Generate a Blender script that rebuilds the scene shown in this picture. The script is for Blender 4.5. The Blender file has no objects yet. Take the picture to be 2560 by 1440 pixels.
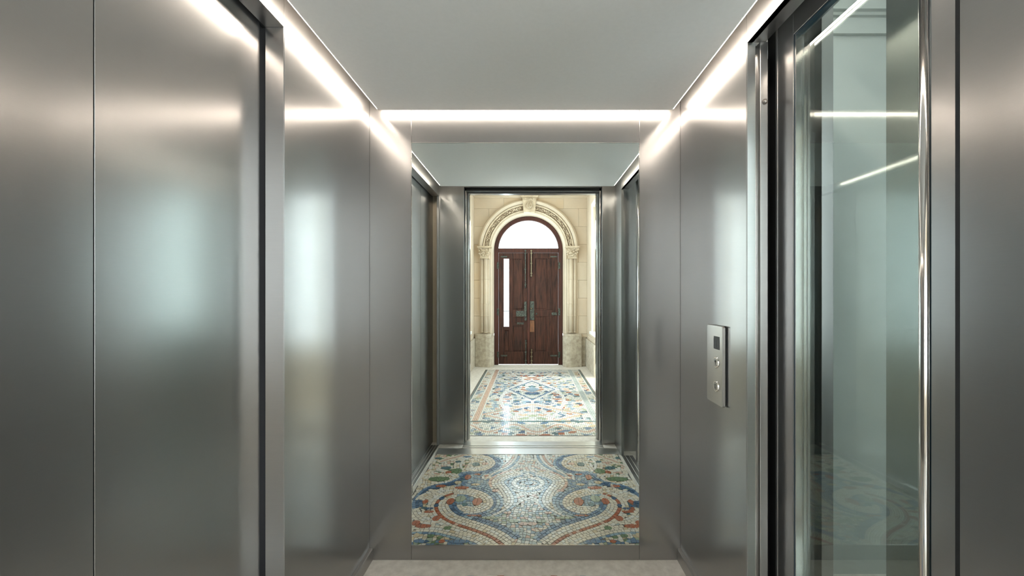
import bpy, bmesh, math, random
from mathutils import Vector, Matrix
random.seed(7)
C = bpy.context.scene.collection
sc = bpy.context.scene
PI = math.pi

# ------------------------------------------------------------------ camera, world, light, exposure
# car: back wall at y=0, X to the right, floor z=0; the camera stands just outside the car's entrance, in the hall
D = 2.0; CH = 1.324; S = 500.0; VX = 1325.0; VY = 738.0        # distance, height, pixels per metre on the back wall, vanishing point
cam = bpy.data.cameras.new('camera'); co = bpy.data.objects.new('camera', cam); C.objects.link(co)
co.location = (0, -D, CH); co.rotation_euler = (PI/2, 0, 0)
cam.sensor_width = 36; cam.lens = 36*1000/2560
cam.shift_x = -(VX-1280)/2560; cam.shift_y = (VY-720)/2560
cam.clip_start = .02; cam.clip_end = 200
sc.camera = co
w = bpy.data.worlds.new('sky'); sc.world = w; w.use_nodes = True
wb = w.node_tree.nodes['Background']; wb.inputs[0].default_value = (.86, .93, 1, 1); wb.inputs[1].default_value = 7.5
sun = bpy.data.lights.new('sun', 'SUN'); so = bpy.data.objects.new('sun', sun); C.objects.link(so)
sun.energy = 5; sun.angle = math.radians(5); sun.color = (1, .93, .82)
so.rotation_euler = Vector((-.75, -.10, .62)).to_track_quat('Z', 'Y').to_euler(); so.location = (-6, -4, 6)
sc.view_settings.view_transform = 'Standard'; sc.view_settings.look = 'None'
sc.view_settings.gamma = 1; sc.view_settings.use_curve_mapping = False
sc.view_settings.exposure = .75
sc.cycles.max_bounces = 14; sc.cycles.glossy_bounces = 10; sc.cycles.transparent_max_bounces = 16
sc.cycles.diffuse_bounces = 5; sc.cycles.sample_clamp_indirect = 6
LED = 50.0
ANI, ROT = .25, .25

# ------------------------------------------------------------------ materials
def mat(name, col, rough=.5, metal=0., **kw):
    m = bpy.data.materials.new(name); m.use_nodes = True
    b = m.node_tree.nodes['Principled BSDF']
    b.inputs['Base Color'].default_value = (*col, 1); b.inputs['Roughness'].default_value = rough; b.inputs['Metallic'].default_value = metal
    for k, v in kw.items(): b.inputs[k].default_value = v
    return m
def nd(m, t, **kw):
    n = m.node_tree.nodes.new(t)
    for k, v in kw.items():
        if k in n.inputs.keys(): n.inputs[k].default_value = v
        else: setattr(n, k, v)
    return n
def noisecol(m, ca, cb, scale=(1, 1, 1), nscale=8., detail=6., bump=0., lo=.35, hi=.65, dist=.01, rough=None):
    """colour, fine relief and gloss from a noise in world space"""
    L = m.node_tree.links; b = m.node_tree.nodes['Principled BSDF']
    g = nd(m, 'ShaderNodeNewGeometry'); mp = nd(m, 'ShaderNodeMapping', Scale=scale)
    n = nd(m, 'ShaderNodeTexNoise', Scale=nscale, Detail=detail, Roughness=.6)
    L.new(g.outputs['Position'], mp.inputs['Vector']); L.new(mp.outputs[0], n.inputs['Vector'])
    r = nd(m, 'ShaderNodeMapRange'); r.inputs['From Min'].default_value = lo; r.inputs['From Max'].default_value = hi
    L.new(n.outputs[0], r.inputs['Value'])
    mx = nd(m, 'ShaderNodeMix', data_type='RGBA')
    mx.inputs[6].default_value = (*ca, 1); mx.inputs[7].default_value = (*cb, 1)
    L.new(r.outputs[0], mx.inputs[0]); L.new(mx.outputs[2], b.inputs['Base Color'])
    if rough:
        rr = nd(m, 'ShaderNodeMapRange'); rr.inputs['To Min'].default_value = rough[0]; rr.inputs['To Max'].default_value = rough[1]
        L.new(r.outputs[0], rr.inputs['Value']); L.new(rr.outputs[0], b.inputs['Roughness'])
    if bump:
        bp = nd(m, 'ShaderNodeBump', Strength=bump, Distance=dist)
        L.new(n.outputs[0], bp.inputs['Height']); L.new(bp.outputs[0], b.inputs['Normal'])
    return m
def steel(name, ca, cb, rough=(.30, .32), aniso=.6, rot=.25, haze=.33, haze_r=.44):
    m = mat(name, ca, .3, .95)
    noisecol(m, ca, cb, scale=(5, 5, 400), nscale=3, detail=3, rough=rough)
    b = m.node_tree.nodes['Principled BSDF']
    b.inputs['Anisotropic'].default_value = aniso; b.inputs['Anisotropic Rotation'].default_value = rot
    t = nd(m, 'ShaderNodeTangent', direction_type='RADIAL', axis='Z')
    T = m.node_tree; T.links.new(t.outputs[0], b.inputs['Tangent'])
    # the broad haze that brushing leaves around every highlight
    h = nd(m, 'ShaderNodeBsdfAnisotropic', distribution='GGX'); h.inputs['Roughness'].default_value = haze_r
    T.links.new(b.inputs['Base Color'].links[0].from_socket, h.inputs['Color'])
    mx = nd(m, 'ShaderNodeMixShader'); mx.inputs[0].default_value = haze
    T.links.new(b.outputs[0], mx.inputs[1]); T.links.new(h.outputs[0], mx.inputs[2])
    T.links.new(mx.outputs[0], T.nodes['Material Output'].inputs[0])
    return m
def thin_glass(name, tint, f=1.0, rough=0.):
    m = bpy.data.materials.new(name); m.use_nodes = True; T = m.node_tree; T.nodes.clear()
    o = T.nodes.new('ShaderNodeOutputMaterial'); mx = T.nodes.new('ShaderNodeMixShader')
    tr = T.nodes.new('ShaderNodeBsdfTransparent'); gl = T.nodes.new('ShaderNodeBsdfGlossy'); lw = T.nodes.new('ShaderNodeLayerWeight')
    tr.inputs[0].default_value = (*tint, 1); gl.inputs['Roughness'].default_value = rough; gl.inputs[0].default_value = (.93, 1, .97, 1)
    lw.inputs[0].default_value = .5     # Schlick's Fresnel from the facing angle, the same on both faces of the pane
    pw = T.nodes.new('ShaderNodeMath'); pw.operation = 'POWER'; pw.inputs[1].default_value = 5
    ml = T.nodes.new('ShaderNodeMath'); ml.operation = 'MULTIPLY_ADD'; ml.inputs[1].default_value = .957*f; ml.inputs[2].default_value = .043*f; ml.use_clamp = True
    T.links.new(lw.outputs['Facing'], pw.inputs[0]); T.links.new(pw.outputs[0], ml.inputs[0]); T.links.new(ml.outputs[0], mx.inputs[0])
    T.links.new(tr.outputs[0], mx.inputs[1]); T.links.new(gl.outputs[0], mx.inputs[2]); T.links.new(mx.outputs[0], o.inputs[0])
    return m
def emit(name, col, s):
    m = bpy.data.materials.new(name); m.use_nodes = True; T = m.node_tree; T.nodes.clear()
    o = T.nodes.new('ShaderNodeOutputMaterial'); e = T.nodes.new('ShaderNodeEmission')
    e.inputs[0].default_value = (*col, 1); e.inputs[1].default_value = s; T.links.new(e.outputs[0], o.inputs[0]); return m

M_ST = steel('brushed_steel', (.385, .38, .375), (.375, .37, .366), rough=(.20, .21), aniso=ANI, rot=ROT)
M_ST2 = steel('satin_steel_trim', (.44, .43, .42), (.425, .415, .405), rough=(.22, .25), aniso=.4)
M_SILL = noisecol(mat('sill_aluminium', (.6, .6, .59), .3, 1.), (.64, .64, .63), (.60, .60, .59), scale=(1, 40, 1), nscale=20, rough=(.28, .32))
M_CHR = mat('polished_steel', (.72, .71, .69), .12, 1.)
M_DARK = mat('dark_gap', (.012, .012, .012), .6)
M_MIR = mat('silvered_glass', (.83, .885, .865), 0., 1.)
M_SLAB = noisecol(mat('grey_ceiling_paint', (.45, .45, .43), .55), (.86, .86, .85), (.84, .84, .83), nscale=60, bump=.02)
M_STONE = noisecol(mat('light_floor_stone', (.5, .47, .43), .55), (.70, .66, .60), (.56, .52, .47), nscale=22, detail=10, bump=.15, dist=.002)
M_GROUT = mat('mosaic_grout', (.13, .12, .11), .75)
M_CREAM = noisecol(mat('cream_limestone', (.7, .6, .42), .85), (.60, .49, .37), (.54, .45, .35), nscale=2.2, detail=8, bump=.12, dist=.004)
M_CREAM2 = noisecol(mat('pale_limestone', (.7, .6, .42), .85), (.62, .53, .42), (.55, .46, .35), nscale=3, detail=8, bump=.12, dist=.004)
M_OCHRE = noisecol(mat('ochre_limestone', (.7, .5, .3), .85), (.58, .45, .31), (.55, .45, .34), nscale=3, detail=8, bump=.12, dist=.004)
M_CARVE = noisecol(mat('carved_limestone', (.7, .6, .42), .85), (.64, .54, .41), (.46, .37, .26), nscale=9, detail=8, bump=.4, dist=.01)
M_PLINTH = noisecol(mat('worn_plinth_stone', (.6, .55, .45), .85), (.54, .48, .39), (.36, .31, .24), nscale=16, detail=12, bump=.3, dist=.005)
M_WHITE = mat('white_painted_wood', (.80, .80, .77), .45)
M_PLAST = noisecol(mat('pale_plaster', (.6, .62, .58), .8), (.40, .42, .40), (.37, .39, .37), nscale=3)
M_WOOD = noisecol(mat('dark_red_brown_wood', (.1, .04, .02), .45), (.070, .021, .011), (.015, .006, .004), scale=(9, 9, .7), nscale=5, detail=9, bump=.2, dist=.003, rough=(.5, .7))
M_WOODF = noisecol(mat('red_brown_door_frame', (.1, .04, .02), .5), (.075, .022, .014), (.035, .012, .009), scale=(9, 9, .7), nscale=4, detail=9, bump=.15, dist=.003)
for m_ in (M_WOOD, M_WOODF): m_.node_tree.nodes['Principled BSDF'].inputs['Specular IOR Level'].default_value = .3
M_WORN = noisecol(mat('bare_worn_wood', (.3, .12, .04), .6), (.24, .09, .03), (.08, .03, .014), scale=(9, 9, 1.2), nscale=6)
M_IRON = noisecol(mat('verdigris_iron', (.06, .07, .06), .5, .5), (.10, .115, .095), (.030, .028, .024), nscale=40, bump=.3, dist=.003)
M_BRASS = mat('aged_brass', (.20, .165, .11), .4, 1.)
M_PANE = thin_glass('window_pane_glass', (.96, .98, .97), .9)
M_DOORG = thin_glass('door_glass', (.84, .885, .87), 1.6)
M_GEDGE = mat('glass_edge', (.03, .10, .12), .15, 0., **{'Specular IOR Level': .8})
M_SEAL = mat('blue_black_seal', (.015, .035, .05), .35)
M_LED = emit('led_diffuser', (1.0, .87, .74), LED)
M_SCREEN = mat('panel_screen', (.022, .024, .026), .3, 0., **{'Specular IOR Level': .25})
M_PLATE = steel('panel_steel', (.56, .545, .52), (.53, .515, .49), rough=(.24, .26), aniso=.3)
M_GLYPH = mat('screen_segment', (.05, .053, .056), .4, 0., **{'Specular IOR Level': .2})

# ------------------------------------------------------------------ helpers
def link(name, me, m, parent=None):
    if m is not None:
        for x in (m if isinstance(m, (list, tuple)) else [m]): me.materials.append(x)
    o = bpy.data.objects.new(name, me); C.objects.link(o)
    if parent is not None: o.parent = parent
    return o
def fin(bm, name, m, parent=None, smooth=False):
    bmesh.ops.recalc_face_normals(bm, faces=bm.faces)
    me = bpy.data.meshes.new(name); bm.to_mesh(me); bm.free()
    if smooth:
        for p in me.polygons: p.use_smooth = True
    return link(name, me, m, parent)
def add_box(bm, x0, x1, y0, y1, z0, z1, bev=0., seg=2):
    x0, x1 = sorted((x0, x1)); y0, y1 = sorted((y0, y1)); z0, z1 = sorted((z0, z1))
    r = bmesh.ops.create_cube(bm, size=1)
    for v in r['verts']:
        v.co = Vector(((x0+x1)/2+v.co.x*(x1-x0), (y0+y1)/2+v.co.y*(y1-y0), (z0+z1)/2+v.co.z*(z1-z0)))
    if bev:
        es = list({e for v in r['verts'] for e in v.link_edges})
        bmesh.ops.bevel(bm, geom=es, offset=bev, segments=seg, affect='EDGES', profile=.5)
def box(name, x0, x1, y0, y1, z0, z1, m, parent=None, bev=0., seg=2):
    bm = bmesh.new(); add_box(bm, x0, x1, y0, y1, z0, z1, bev, seg); return fin(bm, name, m, parent)
def tube(bm, a, b, r, n=12, r2=None):
    a = Vector(a); b = Vector(b); d = b-a; q = d.to_track_quat('Z', 'Y').to_matrix().to_4x4()
    bmesh.ops.create_cone(bm, cap_ends=True, segments=n, radius1=r, radius2=r if r2 is None else r2, depth=d.length, matrix=Matrix.Translation((a+b)/2) @ q)
def ball(bm, c, r, sx=1, sy=1, sz=1, n=8):
    bmesh.ops.create_uvsphere(bm, u_segments=n, v_segments=max(4, n//2+1), radius=r, matrix=Matrix.Translation(c) @ Matrix.Diagonal((sx, sy, sz, 1)))
def prism(bm, pts, y0, y1, axis='y'):
    """extrude a closed outline given in (x, z) along y, or in (x, y) along z"""
    f = (lambda p, t: (p[0], t, p[1])) if axis == 'y' else (lambda p, t: (p[0], p[1], t))
    a = [bm.verts.new(f(p, y0)) for p in pts]; b = [bm.verts.new(f(p, y1)) for p in pts]
    bm.faces.new(a); bm.faces.new(b[::-1]); n = len(pts)
    for i in range(n): bm.faces.new((a[i], a[(i+1) % n], b[(i+1) % n], b[i]))
def empty(name, loc=(0, 0, 0)):
    # parts carry world coordinates, so the Empty stands at the origin of the car unless it is moved
    o = bpy.data.objects.new(name, None); C.objects.link(o); o.empty_display_size = .1; return o
def tag(o, label=None, cat=None, group=None, kind=None):
    for k, v in (('label', label), ('category', cat), ('group', group), ('kind', kind)):
        if v: o[k] = v
    return o
def rebase(root, loc):
    """put the Empty at the thing's base and keep its parts where they are"""
    root.location = loc
    for c in root.children: c.location = Vector(c.location) - Vector(loc)

XL, XR = -.802, .752            # side walls
YF = -1.557                     # car's entrance wall
ZC = 2.25*1.0 - .018            # underside of the ceiling slab
ZT = 2.42                       # true top of the car
LINT = 2.198

# ------------------------------------------------------------------ car shell
wbk = tag(empty('wall_back'), 'brushed steel rear wall of the lift car framing the tall mirror', kind='structure')
MX0, MX1, MZ0, MZ1 = (1030-VX)/S, (1597-VX)/S, CH-(1361-VY)/S, CH-(358-VY)/S
sm = .0011
box('panel', XL, MX0-.0035, 0, .02, .0, ZT, M_ST, wbk, .0008, 1)
box('panel', MX1+.0035, XR, 0, .02, .0, ZT, M_ST, wbk, .0008, 1)
box('panel', MX0-.0035+sm, MX1+.0035-sm, 0, .02, MZ1+.0035, ZT, M_ST, wbk, .0008, 1)
box('panel', MX0-.0035+sm, MX1+.0035-sm, 0, .02, .0, MZ0-.0035, M_ST, wbk, .0008, 1)
box('backing', XL-.1, XR+.1, .021, .05, 0, ZT, M_DARK, wbk)
wl = tag(empty('wall_left'), 'brushed steel left wall of the lift car around the sliding door', kind='structure')
LJ = -.802*1000/614 - -.802*1000/614 - (2 - .802*1000/614)      # far jamb of the left opening
LN = -1.53                                                        # near jamb
box('panel', XL-.02, XL, LJ, -.001, 0, ZT, M_ST, wl, .001, 1)
box('panel', XL-.02, XL, LN, LJ-.002, LINT, ZT, M_ST, wl, .001, 1)
box('jamb', XL-.062, XL-.021, LJ, LJ+.02, 0, LINT, M_ST2, wl)
box('jamb_face', XL-.0605, XL-.001, LJ-.0025, LJ-.0005, 0, LINT, M_ST2, wl, .0006, 1)
box('soffit', XL-.0605, XL-.001, LN, LJ-.0035, LINT-.0005, LINT+.012, M_ST2, wl, .0006, 1)
box('panel', XL-.02, XL, YF, LN-.001, 0, ZT, M_ST, wl, .001, 1)
box('backing', XL-.30, XL-.27, YF-.1, .05, 0, ZT, M_DARK, wl)
wr = tag(empty('wall_right'), 'brushed steel right wall of the lift car around the glazed door', kind='structure')
RJ = .752*1000/541 - 2; RN = .752*1000/1075 - 2
box('panel', XR, XR+.02, RJ, -.001, 0, ZT, M_ST, wr, .001, 1)
box('panel', XR, XR+.02, RN, RJ-.002, LINT, ZT, M_ST, wr, .001, 1)
box('panel', XR, XR+.02, YF, RN, 0, ZT, M_ST, wr)
def ru(px, dist): return (px-VX)*dist/1000
dj = 2+RJ
box('jamb', XR+.001, ru(1887, dj), RJ-.004, RJ+.03, 0, LINT, M_ST2, wr, .001, 1)
box('guide_strip', ru(1895.5, dj), ru(1915, dj), RJ-.012, RJ+.02, 0, LINT, M_ST2, wr, .002, 2)
box('groove_liner', ru(1888, dj), ru(1895, dj), RJ+.012, RJ+.02, 0, LINT, M_CHR, wr)
box('pocket_back', ru(1910, dj), ru(1960, dj)+.05, RJ+.09, RJ+.1, 0, LINT, M_DARK, wr)
box('soffit', XR+.001, XR+.062, RN, RJ-.005, LINT, LINT+.012, M_ST2, wr, .0006, 1)
bm = bmesh.new()
zs = CH+(738-259)*dj/1000; xs_ = ru(1906.5, dj)
tube(bm, (xs_, RJ-.010, zs), (xs_, RJ-.0145, zs), .0095, 20)
sw = fin(bm, 'screw', mat('screw_ring', (.16, .14, .13), .3, 1.), wr)
bm = bmesh.new(); tube(bm, (xs_, RJ-.0145, zs), (xs_, RJ-.0175, zs), .0055, 16, .004); fin(bm, 'screw_head', M_CHR, sw)
bm = bmesh.new(); add_box(bm, ru(1918, dj), ru(1922, dj), RJ+.03, RJ+.04, 1.70, 1.775, .001); ball(bm, (ru(1920, dj), RJ+.03, 1.695), .005)
fin(bm, 'latch', M_BRASS, wr)
wf = tag(empty('wall_front'), 'narrow steel return panels and header around the lift entrance', kind='structure')
OL, OR_ = -.587, .640           # entrance opening
box('panel', XL-.02, OL, YF-.04, YF, 0, ZT, M_ST, wf, .001, 1)
box('panel', OR_, XR+.02, YF-.04, YF, 0, ZT, M_ST, wf, .001, 1)
box('header', OL, OR_, YF-.04, YF, 2.285, ZT, M_ST2, wf, .001, 1)
for s, e in ((-1, OL), (1, OR_)):   # nested frame edges of the entrance
    box('jamb_strip', e-s*.004, e-s*.016, YF-.075, YF-.041, .0, 2.284, M_CHR, wf, .001, 1)
    box('jamb_gap', e+s*.004, e-s*.014, YF-.10, YF-.076, .0, 2.262, M_DARK, wf)
    box('landing_frame', e+s*.02, e-s*.024, YF-.13, YF-.10, .0, 2.255, M_ST2, wf, .001, 1)
    box('landing_frame_edge', e+s*.03, e-s*.034, YF-.16, YF-.131, .0, 2.251, M_CHR, wf, .001, 1)
box('head_gap', OL, OR_, YF-.10, YF-.041, 2.262, 2.40, M_DARK, wf)
box('head_strip', OL-.02, OR_+.02, YF-.16, YF-.101, 2.251, 2.30, M_ST2, wf, .001, 1)
box('ceiling', XL-.3, XR+.3, YF-.1, .05, ZT, ZT+.03, mat('cove_white', (.75, .72, .68), .6)).update_tag()
ceil_top = bpy.data.objects['ceiling']; tag(ceil_top, 'white painted top of the lift car above the lit gap', kind='structure')
ys = -.04; SX0, SX1 = (945-VX)/1000*(D+ys)*1.0, (1681-VX)/1000*(D+ys)
slab = box('ceiling', SX0, SX1, -1.336, ys, CH+.463*(D+ys), CH+.463*(D+ys)+.025, M_SLAB, None, .0008, 1)
tag(slab, 'matt grey suspended ceiling slab with a lit gap along three sides', kind='structure')
ZS = CH+.463*(D+ys)
def strip(x0, x1, y0, y1, lab):
    """light strip on the outer edge face of the slab, shining across the gap at the wall"""
    t = tag(empty('light_strip'), lab, 'light', 'light strips hidden in the gap round the ceiling slab')
    box('diffuser', x0, x1, y0, y1, ZS+.006, ZS+.021, M_LED, t)
    box('mount', x0, x1, y0, y1, ZS+.0215, ZS+.024, M_ST2, t)
    rebase(t, ((x0+x1)/2, (y0+y1)/2, ZS+.006))
strip(SX0-.006, SX0-.0002, -1.33, ys, 'warm white light strip along the left edge of the ceiling slab')
strip(SX1+.0002, SX1+.006, -1.33, ys, 'warm white light strip along the right edge of the ceiling slab')
strip(SX0, SX1, ys+.0002, ys+.006, 'warm white light strip along the rear edge of the slab above the mirror')
for side, x, s, y0, y1 in (('left', XL, 1, LJ+.002, -.001), ('right', XR, -1, RJ+.002, -.001)):
    bm = bmesh.new()
    pr = [(x, 0), (x+s*.016, 0), (x+s*.016, .055), (x+s*.013, .060), (x+s*.004, .062), (x, .062)]
    prism(bm, pr, y0, y1)
    tag(fin(bm, 'baseboard_'+side, M_ST2), f'slim steel skirting at the foot of the {side} wall', kind='structure')

# ------------------------------------------------------------------ mirror
t = tag(empty('mirror'), 'tall frameless wall mirror set into the steel rear wall, reflecting the hall', 'mirror')
box('mirror_glass', MX0, MX1, -.003, .004, MZ0, MZ1, M_MIR, t)
bm = bmesh.new(); e = .0016
for a in ((MX0-e, MX0, MZ0-e, MZ1+e), (MX1, MX1+e, MZ0-e, MZ1+e), (MX0, MX1, MZ1, MZ1+e), (MX0, MX1, MZ0-e, MZ0)):
    add_box(bm, a[0], a[1], -.0045, .004, a[2], a[3])
fin(bm, 'edge_trim', M_CHR, t)
rebase(t, ((MX0+MX1)/2, 0, MZ0))

# ------------------------------------------------------------------ control panel
t = tag(empty('control_panel'), 'small steel lift control panel with dark screen and two round buttons', 'control panel')
py0, py1 = -2+.752*1000/(1776.5-VX), -2+.752*1000/(1817-VX)
PX = XR-.016
def yz_round(bm, x0, x1, ya, yb, z0, z1, r, bev):
    pts = []
    for cy, cz, a0 in ((yb-r, z1-r, 0), (ya+r, z1-r, 90), (ya+r, z0+r, 180), (yb-r, z0+r, 270)):
        for k in range(5):
            a = math.radians(a0+k*22.5); pts.append((cy+r*math.cos(a), cz+r*math.sin(a)))
    a = [bm.verts.new((x0, p[0], p[1])) for p in pts]; b = [bm.verts.new((x1, p[0], p[1])) for p in pts]
    f1 = bm.faces.new(a); bm.faces.new(b[::-1]); n = len(pts)
    for i in range(n): bm.faces.new((a[i], a[(i+1) % n], b[(i+1) % n], b[i]))
    if bev: bmesh.ops.bevel(bm, geom=list(f1.edges), offset=bev, segments=3, affect='EDGES', profile=.6)
ya, yb = sorted((py0, py1))
bm = bmesh.new(); yz_round(bm, PX, XR-.006, ya, yb, .892, 1.204, .010, .004); fin(bm, 'face_plate', M_PLATE, t)
bm = bmesh.new(); yz_round(bm, XR-.0055, XR-.0002, ya+.006, yb-.006, .898, 1.198, .008, 0); fin(bm, 'back_box', M_DARK, t)
def wy(px): return -2+.752*1000/(px-VX)*(PX/.752)
def wz(px, py): return CH-(py-VY)*(2+wy(px))/1000
s = box('screen', PX-.0006, PX+.002, wy(1799), wy(1784.5), wz(1791, 873), wz(1791, 841), M_SCREEN, t)
bm = bmesh.new(); yc = (wy(1799)+wy(1784.5))/2+.002; zc = wz(1791, 860)
add_box(bm, PX-.001, PX-.0005, yc-.003, yc+.003, zc-.012, zc+.016)      # the faint ghost figure on the dark display
add_box(bm, PX-.001, PX-.0005, yc-.009, yc+.009, zc-.017, zc-.012)
prism2 = [(yc-.003, zc+.010), (yc+.011, zc+.004), (yc+.009, zc+.001), (yc-.003, zc+.006)]
a = [bm.verts.new((PX-.001, p[0], p[1])) for p in prism2]; bm.faces.new(a)
fin(bm, 'display_figure', M_GLYPH, s)
for k, pyy in enumerate((906, 965.5)):
    yc = wy(1791); zc = wz(1791, pyy)
    bm = bmesh.new(); tube(bm, (PX+.001, yc, zc), (PX-.0035, yc, zc), .0225, 32, .0205); b = fin(bm, 'button', M_CHR, t)
    bm = bmesh.new(); tube(bm, (PX-.0036, yc, zc), (PX-.0042, yc, zc), .0165, 28); fin(bm, 'button_cap', M_ST2, b)
    bm = bmesh.new()
    if k == 0:    # engraved marks: an arrow head above a short stem
        for q in (-1, 1): add_box(bm, PX-.0046, PX-.0043, yc+q*.002, yc+q*.006, zc+.001, zc+.006)
        add_box(bm, PX-.0046, PX-.0043, yc-.0018, yc+.0018, zc-.009, zc+.009)
    else:
        for q in (-1, 1): add_box(bm, PX-.0046, PX-.0043, yc+q*.0045-.001, yc+q*.0045+.001, zc-.008, zc+.008)
        add_box(bm, PX-.0046, PX-.0043, yc-.0045, yc+.0045, zc+.006, zc+.0085)
        add_box(bm, PX-.0046, PX-.0043, yc-.0045, yc+.0045, zc-.0085, zc-.006)
    fin(bm, 'engraving', M_DARK, b)
rebase(t, (XR, (ya+yb)/2, .892))

# ------------------------------------------------------------------ left sliding door (two brushed panels)
d2 = tag(empty('door_2'), 'closed sliding door of brushed steel panels in the left wall', kind='structure')
XD = -.874; seam = -2+.874*1000/(VX-235)
box('door_panel', XD-.03, XD, seam+.0012, LJ-.013, .005, LINT+.03, M_ST, d2, .0005, 1)
box('door_panel', XD-.03, XD, LN-.3, seam-.0012, .005, LINT+.03, M_ST, d2, .0005, 1)
box('door_backing', XD-.05, XD-.031, LN-.3, LJ+.2, .0, LINT+.05, M_ST2, d2)
box('shadow_gap', XD-.03, XD-.012, LJ-.012, LJ+.15, 0, LINT+.05, M_DARK, d2)
box('head_gap', XD-.03, XL-.021, LN, LJ+.02, LINT+.012, LINT+.06, M_DARK, d2)

# ------------------------------------------------------------------ right glazed door
d3 = tag(empty('door_3'), 'tall glazed sliding door with steel stiles in the right wall, standing slightly open', kind='structure')
XG = .850
def gy(px): return -2+XG*1000/(px-VX)
y_a, y_b, y_c, y_d = gy(1945), gy(1983), gy(2302), gy(2393)
T2 = LINT+.05
box('stile', XG, XG+.035, y_b, y_a, .004, T2, M_ST, d3, .0015, 2)
box('stile_edge', XG-.002, XG+.035, y_a+.0005, y_a+.010, .004, T2, M_ST2, d3, .001)
st = box('stile', XG-.004, XG+.035, y_d, y_c-.027, .004, T2, M_ST, d3)
bm = bmesh.new(); tube(bm, (XG+.004, y_c-.0075, .004), (XG+.004, y_c-.0075, T2), .0125, 24)
for f in bm.faces: f.smooth = len(f.verts) == 4
fin(bm, 'rounded_edge_bar', M_CHR, d3)
box('seal_or_dark_gap', XG+.001, XG+.02, y_c-.0265, y_c-.0215, .004, T2, M_SEAL, d3)
box('seal_or_dark_gap', XG+.012, XG+.03, gy(2425), y_d-.0003, .004, T2, M_DARK, d3)  # near-black block colours in the shade of the gap beside the stile
box('seal_or_dark_gap', XG+.003, XG+.02, y_b-.006, y_b-.0005, .004, 2.165, M_SEAL, d3)
box('glazing_bead', XG+.001, XG+.02, y_b-.012, y_b-.009, .004, 2.165, M_CHR, d3)
box('top_rail', XG, XG+.035, y_c-.01, y_b, 2.165, T2, M_ST, d3, .0015)
box('top_seal', XG+.003, XG+.02, y_c-.01, y_b-.006, 2.158, 2.164, M_SEAL, d3)
box('glass_pane', XG+.012, XG+.020, y_c-.01, y_b-.004, .004, 2.17, M_DOORG, d3)
# landing side: posts of the second door frame, then a pale corridor
box('pocket_side', XG+.036, XG+.05, y_a-.01, RJ+.1, 0, LINT+.1, M_DARK, d3)
wc = tag(empty('wall_corridor'), 'steel posts and pale plaster of the side landing seen through the glass', kind='structure')
XP = .985
def gp(px): return -2+XP*1000/(px-VX)
box('landing_post', XP, XP+.04, gp(2054), gp(1985)+.06, 0, 2.45, M_ST2, wc, .001)
box('landing_post_rib', XP-.012, XP-.001, gp(2018), gp(2012), 0, 2.45, M_CHR, wc, .001)
box('landing_post', XP, XP+.04, gp(2312), gp(2215), 0, 2.45, M_ST2, wc, .001)
box('landing_header', XP, XP+.04, gp(2215), gp(2054), 2.44, 2.45, M_ST2, wc)
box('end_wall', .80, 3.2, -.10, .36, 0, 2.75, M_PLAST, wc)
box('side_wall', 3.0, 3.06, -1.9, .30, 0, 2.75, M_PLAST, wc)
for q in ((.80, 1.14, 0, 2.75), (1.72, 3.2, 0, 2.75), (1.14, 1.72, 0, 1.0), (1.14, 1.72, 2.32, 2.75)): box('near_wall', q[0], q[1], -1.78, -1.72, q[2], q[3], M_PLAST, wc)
w5 = tag(empty('window_5'), 'added frosted window, out of view, brightening the left door and the side landing', kind='structure')  # added unseen window, makes the bright patch on the left steel door
bm = bmesh.new()
for q in ((1.14, 1.17, 1.0, 2.32), (1.69, 1.72, 1.0, 2.32), (1.17, 1.69, 1.0, 1.03), (1.17, 1.69, 2.29, 2.32)): add_box(bm, q[0], q[1], -1.77, -1.73, q[2], q[3])
fin(bm, 'window_frame', M_WHITE, w5)
mf = bpy.data.materials.new('frosted_glass'); mf.use_nodes = True; T = mf.node_tree; T.nodes.clear()
o_ = T.nodes.new('ShaderNodeOutputMaterial'); tl = T.nodes.new('ShaderNodeBsdfTranslucent'); tl.inputs[0].default_value = (.95, .97, .97, 1); T.links.new(tl.outputs[0], o_.inputs[0])
box('pane', 1.17, 1.69, -1.742, -1.738, 1.03, 2.29, mf, w5)
bm = bmesh.new()
for z0, z1, dd in ((2.555, 2.575, .02), (2.575, 2.635, .012), (2.635, 2.65, .03), (2.65, 2.75, .05)): add_box(bm, .80, 3.0, -.10-dd, -.10, z0, z1)
fin(bm, 'cornice', M_PLAST, wc)
tag(box('floor', XR+.021, 3.06, -1.78, .36, -.05, 0, M_STONE), 'pale stone floor of the side landing', kind='structure')
tag(box('ceiling', XR+.3, 3.2, -1.9, .36, 2.75, 2.80, M_WHITE), 'white ceiling of the side landing', kind='structure')
box('reveal', XR+.03, XP+.04, RN-.12, RN-.10, 0, ZT, M_ST2, wr)
box('reveal_far', XG+.07, XP+.04, RJ+.11, RJ+.13, 0, ZT, M_ST2, wr)
cl = tag(empty('added_ceiling_light'), 'added flat square lamp, out of view, brightening the side landing', 'light')  # added unseen lamp to brighten the plaster behind the glass
bx = box('frame', 1.85, 2.25, -.75, -.35, 2.725, 2.7495, M_WHITE, cl)
box('diffuser', 1.87, 2.23, -.73, -.37, 2.718, 2.7245, emit('added_landing_lamp', (.93, 1, .97), 3.), cl)
rebase(cl, (2.05, -.55, 2.75))

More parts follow.
